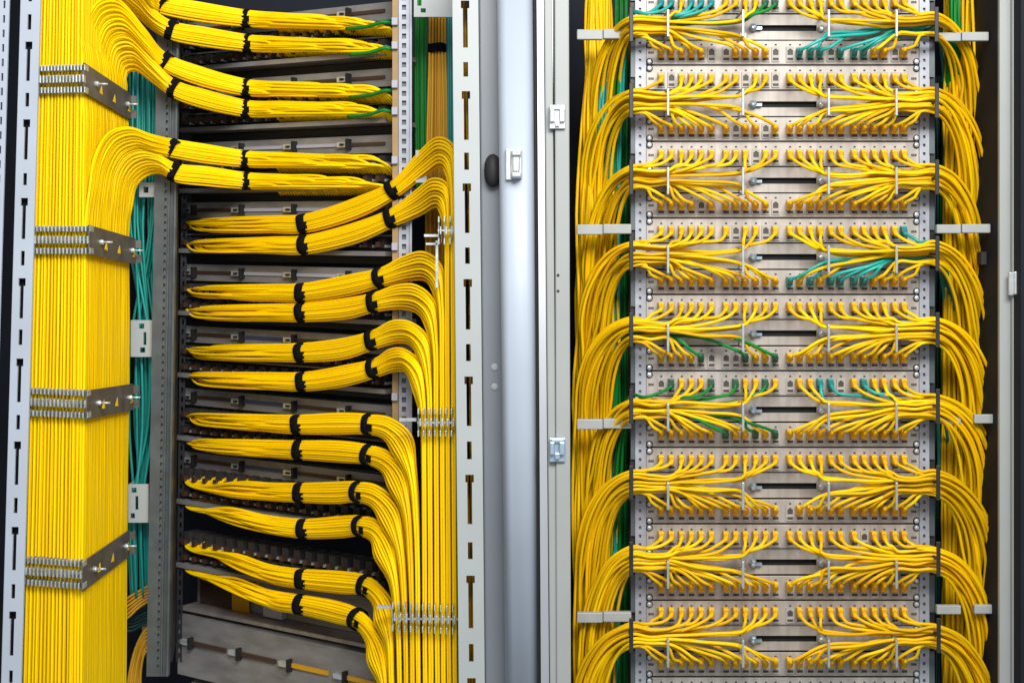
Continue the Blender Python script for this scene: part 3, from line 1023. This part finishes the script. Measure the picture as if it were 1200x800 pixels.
# ------------------------------------------------------------------ patch panels
PORTS = [775, 787, 799, 810.5, 822, 834, 851, 862.5, 874, 886, 897.5, 909]
ALLP = PORTS + [926, 937.5, 950, 961.5, 974, 985.5, 1001.5, 1013, 1025, 1036.5, 1049, 1060]
PLAB = ['topmost patch panel, cut by the top picture edge, teal cords in its lower row',
        'second patch panel from the top, first one wholly in the picture',
        'third patch panel from the top, filled with yellow cords only',
        'fourth patch panel from the top, teal cords in its lower row',
        'fifth patch panel from the top, a few green plugs in its lower row',
        'sixth patch panel from the top, green and teal plugs in its upper row',
        'seventh patch panel from the top, just below the one with green plugs',
        'eighth patch panel from the top, second from the bottom of full panels',
        'ninth patch panel from the top, lowest one showing its cords',
        'bottommost patch panel, only its upper lip in the picture']
PG = 'patch panels stacked in the rack'


def build_panel():
    T = TOP0
    root = thing('patch_bay', PLAB[1], 'patch panel', tuple(P(918, T + 89, .0)), PG)
    MB().pbox(757.3, 1077, T + .9, T + 28.6, 0, .004, bev=.0006).build('face_plate', M['steel'], root)
    MB().pbox(757.3, 1077, T + 61, T + 88.4, 0, .004, bev=.0006).build('face_plate', M['steel'], root)
    MB().slotted(758, 1076, T + 30.2, T + 59.6, [(886, 957, T + 42.5, T + 49.6)], .004, .003).build('tray', M['steel'], root)
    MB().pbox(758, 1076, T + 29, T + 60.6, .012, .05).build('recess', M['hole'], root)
    MB().pbox(766, 1070, T - .5, T + .5, .0005, .004).build('seam', M['black'], root)
    for x in (761, 1074):
        for y in (4, 33, 66, 85.5):
            mb = MB().disc(P(x, T + y, -.001), (0, -1, 0), .0056, .001, 14, 1)
            mb.disc(P(x, T + y, -.002), (0, -1, 0), .0040, .0032, 12, 0)
            mb.build('screw', [M['chrome'], M['black']], root)
    for x, y in ((763, 16), (763, 75), (1071, 16), (1071, 75)):
        mb = MB()
        for q in range(3):
            mb.pbox(x - 3 + q * 2.2, x - 1.4 + q * 2.2, T + y - 1.5, T + y + 1.2, -.0006, -.0001)
        mb.build('marking', M['inner'], root)
    for yo in (15, 74.5):
        for x in ALLP:
            y = T + yo
            mb = MB().slotted(x - 4.6, x + 4.6, y - 6.6, y + 11.2, [(x - 3.2, x + 3.2, y - 2.6, y + 3.4), (x - 1.6, x + 1.6, y - 4, y - 2.6), (x - 3.4, x + 3.4, y + 6.6, y + 9.6)], -.0022, .002)
            mb.pbox(x - 4.2, x + 4.2, y - 6, y + 10.6, -.0006, -.0002, 1)
            mb.pbox(x - 1.2, x + 1.2, y - 9.6, y - 8, -.0006, -.0001, 2)
            mb.build('port', [M['port'], M['port_d'], M['inner']], root)
    for x in (783, 871, 971.5, 1051):
        y0, y1 = T + 27, T + 59
        b = MB()
        b.pbox(x - 1.5, x + 1.5, y0, y1, -.067, -.064, bev=.0008)
        b.pbox(x - 1.2, x + 1.2, y0, y0 + 1.6, -.0638, -.0005)
        b.pbox(x - 1.2, x + 1.2, y1 - 1.6, y1, -.0638, -.0005)
        b.build('cable_ring', M['ring'], root)
        MB().pbox(x - 4.5, x + 4.5, y1 - 8, y1 + 1, -.0045, -.0006, bev=.0008).build('ring_foot', M['steel_d'], root)
    b = MB().disc(P(882, T + 46, .0035), (0, -1, 0), .0068, .011, 6).disc(P(882, T + 46, -.0076), (0, -1, 0), .0036, .006, 10)
    b.pbox(886, 893, T + 44.6, T + 48, -.004, .003)
    b.build('bolt', M['bolt'], root)
    b = MB().disc(P(962, T + 47, .0035), (0, -1, 0), .0055, .006, 12)
    b.build('bolt', M['chrome'], root)
    return root


panel = build_panel()
for k in range(10):
    if k != 1:
        dup(panel, -S * PITCH * (k - 1), PLAB[k], PG)

# ------------------------------------------------------------------ patch cords
RP = .00258
E, Y, G, T_ = None, 'y', 'g', 't'
FULL = 'y' * 12


def row(spec):
    return [None if c == '-' else c for c in spec]


# per panel: left upper, left lower, right upper, right lower (left to right); - empty port
CORDS = [
    ('ttytttyyyygg', 'yyyyy--yyyy-', 'yyyyyyyyyyyy', '-ttt-tttyy-y'),
    ('y-yyyyyy-yy-', 'yyyyyyy-yy-y', 'yyyyyyyyyyyy', 'yyyyyyyyyyyy'),
    ('yyyyyyyyy-yy', 'yyyy-yyyyyy-', 'yyyyyyyyyyyy', 'yyyyyyyyyyyy'),
    ('yyyyyyy-yy-y', 'yyyyyyyyyyyy', 'yyyyyyyyyyyt', 'tytytttt' + 'yyyy'),
    ('yyyyyyyyyyyy', 'yyyyg---gyyg', 'yyyyyyyyyyyy', 'yyyyyyyyyyyy'),
    ('-gyyyg-gyygy', 'yyyyyygyygyg', '-yytt-ytyyyy', 'yyyyyyyyyyyy'),
    ('yyyyyyyyyyyy', 'yyyyyyyyyyyy', 'yyyyyyyyyyyy', '-yyyyyyyyyyy'),
    ('yyyyyyyyyyyy', 'yyyyyyyyyyyy', 'yyyyyyy-yyyy', 'yyyyyyyyyyyy'),
    ('yyyyyyyyyyyy', 'yyyyyyyyyyyy', '-yyyyyyyyyyy', 'yyyyyyyyyyyy'),
]
COL = {'y': ('yellow', 'yellow_r', 'plug_y'), 'g': ('green', 'green', 'plug_g'), 't': ('teal', 'teal', 'plug_t')}
# the yellow cords that show least go into the one stuff object
STUFF = set([3, 8, 11, 15, 16, 17, 20, 25, 33, 34, 38, 39, 51, 56, 58, 61, 62, 63, 68, 74, 78, 86, 88, 95, 101, 104, 106, 113, 116, 122, 123, 126, 128, 132, 133, 141, 144, 146, 153, 159, 164, 175, 177, 180, 187, 189, 191, 192, 205, 207, 216, 217, 226, 235, 238, 239, 245, 247, 250, 252, 257, 259, 261, 262, 264, 269, 274, 282, 284, 285, 286, 290, 297, 299, 301, 304, 306, 308, 310, 313, 314, 317, 324, 327, 328, 329, 331, 332, 334, 337, 338, 339, 341, 343, 344, 349, 351, 353, 355, 356, 358, 360, 362, 364, 367, 371])
rp = random.Random(21)
stuff_mb = MB()
yidx = 0
for k, spec in enumerate(CORDS):
    top = TOP0 + PITCH * (k - 1)
    ym = top + 42
    for half in (0, 1):
        # reach of this bundle's sag in the trunk
        cx_t = (704 - 2.0 * k if half == 0 else 703 - 3.2 * k) + rp.uniform(-3, 3)
        HH = 98 + rp.uniform(-8, 18) + k
        for up in (0, 1):
            rowspec = row(spec[half * 2 + up])
            if half:
                rowspec = rowspec[::-1]
            for pi in range(12):
                c = rowspec[pi]
                if c is None:
                    continue
                xp = PORTS[pi] if not half else mirror(ALLP[23 - pi])
                rnk = 11 - pi                        # 0 far .. 11 near
                sgn = 1 if up == 0 else -1
                yp = top + (15 if up == 0 else 74.5)
                ds = -.022 - .031 * (((rnk * 5) % 12) / 11) + rp.uniform(-.003, .003)
                if c != 'y': ds = -.016 + rp.uniform(-.003, .003)
                ys = ym - sgn * (0.5 + (9 if up == 0 else 12.5) * (rnk / 11)) + rp.uniform(-2.4, 2.4)
                j = lambda w=1.: rp.uniform(-w, w) * 1.9
                pts = [(xp, yp, -.001), (xp, yp + sgn * .8, -.017), (xp - .8, yp + sgn * 3.5, -.034)]
                if pi < 2:
                    pts += [(xp - 12 + j(), yp + sgn * (10 + j()), -.046), (757 + j(), ym - sgn * (13 + j(1.5)), -.05)]
                elif up == 1:
                    # lower row: long shallow diagonals up to the guide rings
                    ya = yp - 7.5 + j(.8)
                    xa_ = xp - 9 + j(1.5)
                    pts[-1] = (xp - 1.2, yp - 2.8, -.032)
                    pts.append((xa_, ya, -.043))
                    if pi >= 8:
                        yh = ym + 13.5 + rp.uniform(-4, 3)
                        if xp > 880: pts.append((869, yh, -.046 + rp.uniform(-.006, .006)))
                        pts.append((826 + j(6), (yh + ys) / 2 + j(1.2), ds - .008))
                    elif xp > 815:
                        fm = .5
                        pts.append((xa_ + (783 - xa_) * fm + j(3), ya + (ys - ya) * (fm + .1) + j(), -.048))
                    pts += [(783, ys, ds), (762, ys + j(), ds)]
                elif pi < 6:
                    dx = xp - 785
                    pts += [(xp - .28 * dx + j(), yp + sgn * (12 + j()), -.046), (xp - .72 * dx + j(), ys - sgn * (4.5 + j()), -.046), (783, ys, ds), (762, ys + j(), ds)]
                elif pi < 8:
                    pts += [(xp - 9 + j(2), yp + sgn * (11 if up == 0 else 6), -.045), (xp - 27 + j(3), ys - sgn * (7 if up == 0 else 13), -.044), (806 + j(4), ys - sgn * (2 if up == 0 else 4), ds), (783, ys, ds), (762, ys + j(), ds)]
                else:
                    dx = xp - 871
                    yh = ym - 3 - rp.uniform(0, 4) if up == 0 else ym + 6 + rp.uniform(0, 6)
                    pts += [(xp - .3 * dx + j(), yp + sgn * ((11 if up == 0 else 5) + j()), -.045), (xp - .75 * dx + j(), yh - sgn * ((4 if up == 0 else 3) + j()), -.044),
                            (871 - 2, yh, ds), (838 + j(6), (yh * .6 + ys * .4) + (1.5 if up == 0 else 0) + j(), ds), (805 + j(4), ys + j(1), ds), (783, ys, ds), (762, ys + j(), ds)]
                # black finger, then the arc down into the vertical trunk
                f = (ys - ym + 10) / 23                    # 0 top .. 1 bottom of the bundle
                if pi < 2: f = .0 if up == 0 else 1.
                f = min(1, max(0, f))
                yb = ym - 12 + 25 * f + j(.8)
                if pi < 2 and up == 0: yb -= 2
                db = ds - .006
                pts.append((741, yb, db))
                xt = cx_t - 14 + 28 * f + j(3)
                if c != 'y':
                    xt = 722 + j(4)
                W = 741 - xt
                H = HH - 26 * f + j(5)
                if rp.random() < .22:
                    H += rp.uniform(8, 34)
                    W += rp.uniform(-9, 6)
                dt = .070 - .0062 * k + rp.uniform(-.012, .012)
                if c != 'y': dt = .06 if half == 0 else .125
                for a in (26, 52, 76):
                    a_ = math.radians(a)
                    g = a / 90
                    pts.append((741 - W * math.sin(a_), yb + 2 + H * (1 - math.cos(a_)), db + (dt - .012 - db) * g ** 1.05))
                y = yb + H + 22
                x = xt
                xf = 671 - 5 * half + (xt - 676) * .85 + rp.uniform(-2, 16)
                pts.append((x - 1, y, dt - .006))
                wob = rp.uniform(2.5, 8.5)
                nlo = 0
                while y < 860:
                    st = 75 + rp.uniform(0, 40)
                    y += st
                    nlo += 1
                    x += (xf - x) * .42 + rp.uniform(-wob, wob)
                    lo = (671 - 5 * half) if y > 320 else 684 - y * .04
                    x = max(lo, min(x, 726))
                    pts.append((x, y, dt + rp.uniform(-.004, .004)))
                if half:
                    pts = [(mirror(q[0]), q[1], q[2]) for q in pts]
                w = [P(*q) for q in pts]
                colname, mat, pm = COL[c]
                # plug: strain-relief boot, a tapering sleeve round the first part of the cord
                px_ = mirror(xp) if half else xp
                o0 = P(px_, yp, 0)
                pb = MB()
                pb.pbox(px_ - 3.1, px_ + 3.1, yp - 5.6, yp + 5.4, -.016, -.0024, bev=.0012)
                boot = [P(px_, yp + sgn * .3, -.0165), P(px_, yp + sgn * 1.2, -.026), w[2], w[2] + (w[3] - w[2]) * .16]
                pb.tube(boot, lambda t: .0050 - .0018 * t, 8, 0, .004)
                isy = c == 'y'
                if isy:
                    yidx += 1
                if isy and (yidx - 1) in STUFF:
                    v, fc = tube_geo(w[1:], RP, 7, .007)
                    stuff_mb.add(v, fc, 0, True)
                    stuff_mb.add(pb.v, pb.f, 1, False)
                    continue
                o = cable('patch_cable', w[1:], RP, M[mat], None, 7, .007, o0)
                pb.build('plug', M[pm], o)
                pos = pi if not half else 11 - pi
                tag(o, f"{colname} patch cord, {ORD[pos]} port of the {'upper' if up == 0 else 'lower'} row, {'right' if half else 'left'} half of {ORD[k]} panel down",
                    'patch cord', colname + ' patch cords plugged into the panels')
if stuff_mb.v:
    o = stuff_mb.build('patch_cables', [M['yellow_r'], M['plug_y']])
    tag(o, 'remaining yellow patch cords mostly covered by the others in the panel bundles', 'patch cords', None, 'stuff')

# ------------------------------------------------------------------ vertical trunks behind the cords
rr = random.Random(5)
for half in (0, 1):
    t = thing('cable_bundle', ('vertical trunk of loose yellow cables beside the beige post with two hinges', 'vertical trunk of loose yellow cables next to the outer beige post at the picture edge')[half],
              'cable trunk', tuple(P(mirror(697) if half else 697, 880, .08)), 'loose vertical yellow trunks beside the patch panels')
    for k in range(100):
        f = rr.random()
        d = .055 + .05 * rr.random()
        inner = half == 1 and k % 4 == 0
        if inner: f = .8 + .22 * rr.random()
        x = 688 + 26 * f if half == 0 else 688 + 36 * f
        pts = []
        y = -60
        xf = 671 - 6 * half + (53 + 9 * half) * (f if inner else f * .6 + .4 * rr.random())
        while y < 890:
            g = min(1, max(0, (y - 20) / 330))
            xx = x + (xf - x) * g + rr.uniform(-4.6, 4.6)
            pts.append(P(mirror(xx) if half else xx, y, d + rr.uniform(-.004, .004)))
            y += 85 + rr.uniform(0, 30)
        cable('cable', pts, RP, M['yellow_r'], t, 6, .018)
    gname = ('teal cables looping beside the yellow trunk near the top of the rack', 'dark teal cables hanging between the outer yellow trunk and the panels')[half]
    t = thing('cable_bundle', gname, 'cable bundle', tuple(P(mirror(716) if half else 716, 160, .05)))
    if half == 0:
        for k in range(5):
            o_ = k * 3.6
            cable('cable', [P(738 - o_ * .4, 30 + o_ * .6, .03), P(730 - o_ * .6, 42 + o_ * .8, .03), P(724 - o_, 64 + o_ * .5, .035), P(719 - o_, 100, .035 + .003 * k), P(716 - o_, 150, .04 + .003 * k), P(711 - o_ * .9, 230, .06 + .003 * k)], RP, M['teal'], t)
    else:
        for k in range(5):
            o_ = k * 3.1
            d = .11 + .006 * (k % 3)
            cable('cable', [P(1094 + o_, 90, d), P(1095 + o_ + rr.uniform(-2, 2), 240, d), P(1096 + o_ + rr.uniform(-2, 2), 340, d), P(1094 + o_ + rr.uniform(-2, 2), 430, d), P(1096 + o_, 560, d), P(1098 + o_, 800, d)], RP * .9, M['teal_dark'], t)
    t = thing('cable_bundle', ('bright green cables hanging straight down behind the black finger post', 'green cables hanging behind the outer yellow trunk')[half], 'cable bundle', tuple(P(mirror(731) if half else 731, 700, .06)))
    for k in range(9):
        x = 722 + 15 * k / 8 if half == 0 else 716 + 12 * k / 8
        d = .10 + (k % 3) * .006
        if half == 0:
            pts = [P(x, -30, d), P(x + rr.uniform(-1.5, 1.5), 160, d), P(x - 2 + rr.uniform(-1.5, 1.5), 330, d), P(x + rr.uniform(-1.5, 1.5), 500, d), P(x - 1, 640, d), P(x - 2, 860, d)]
        else:
            d2 = .018 + .005 * (k % 3)
            pts = [P(mirror(x - 6) + rr.uniform(-1, 1), -30, d2), P(mirror(x - 6) + rr.uniform(-1.5, 1.5), 20, d2 + .004 * (k % 2)), P(mirror(x - 6), 50, .03), P(mirror(x + 2), 160, d), P(mirror(x + 4), 330, d + .02), P(mirror(x + 3), 560, d + .02), P(mirror(x), 860, d + .02)]
        cable('cable', pts, RP, M['green'], t, 6, .02)

# ================================================================== light, world, camera
w = bpy.data.worlds.new('World')
bpy.context.scene.world = w
w.use_nodes = True
bg = w.node_tree.nodes['Background']
bg.inputs[0].default_value = (.86, .93, 1, 1)
bg.inputs[1].default_value = .34


def area(name, loc, target, sx, sy, power, col):
    l = bpy.data.lights.new(name, 'AREA')
    l.shape = 'RECTANGLE'
    l.size, l.size_y = sx, sy
    l.energy = power
    l.color = col
    o = bpy.data.objects.new(name, l)
    C.objects.link(o)
    o.location = loc
    o.rotation_euler = (Vector(target) - Vector(loc)).to_track_quat('-Z', 'Y').to_euler()
    return o


area('ceiling_and_fill_lamp', (.45, -2.0, 1.15), (-.4, .1, -.05), 1.6, .5, 72, (1, .98, .94))
area('ceiling_and_fill_lamp', (.2, -2.1, 1.8), (.35, .0, -.3), 1.8, .4, 29, (1, .97, .93))
area('ceiling_and_fill_lamp', (0, -2.9, .5), (-.1, 0, 0), 1.6, 1.2, 9, (1, .99, .97))  # added front fill behind the camera, no ceiling fixture there
area('ceiling_and_fill_lamp', (.1, 1.6, 1.6), (.1, 2.6, 0), 1.2, .4, 60, (1, 1, 1))  # added unseen lamp, put in to brighten the wall behind

cam = bpy.data.cameras.new('camera')
cam.sensor_width = 36
cam.lens = 48
cam.shift_y = -(400 - HY) / 1200
cam.clip_start, cam.clip_end = .05, 50
co = bpy.data.objects.new('camera', cam)
C.objects.link(co)
co.location = (0, -D, 0)
co.rotation_euler = (math.pi / 2, 0, 0)
sc = bpy.context.scene
sc.camera = co
sc.view_settings.view_transform = 'Standard'
sc.view_settings.look = 'None'
sc.view_settings.exposure = 0
sc.view_settings.gamma = 1
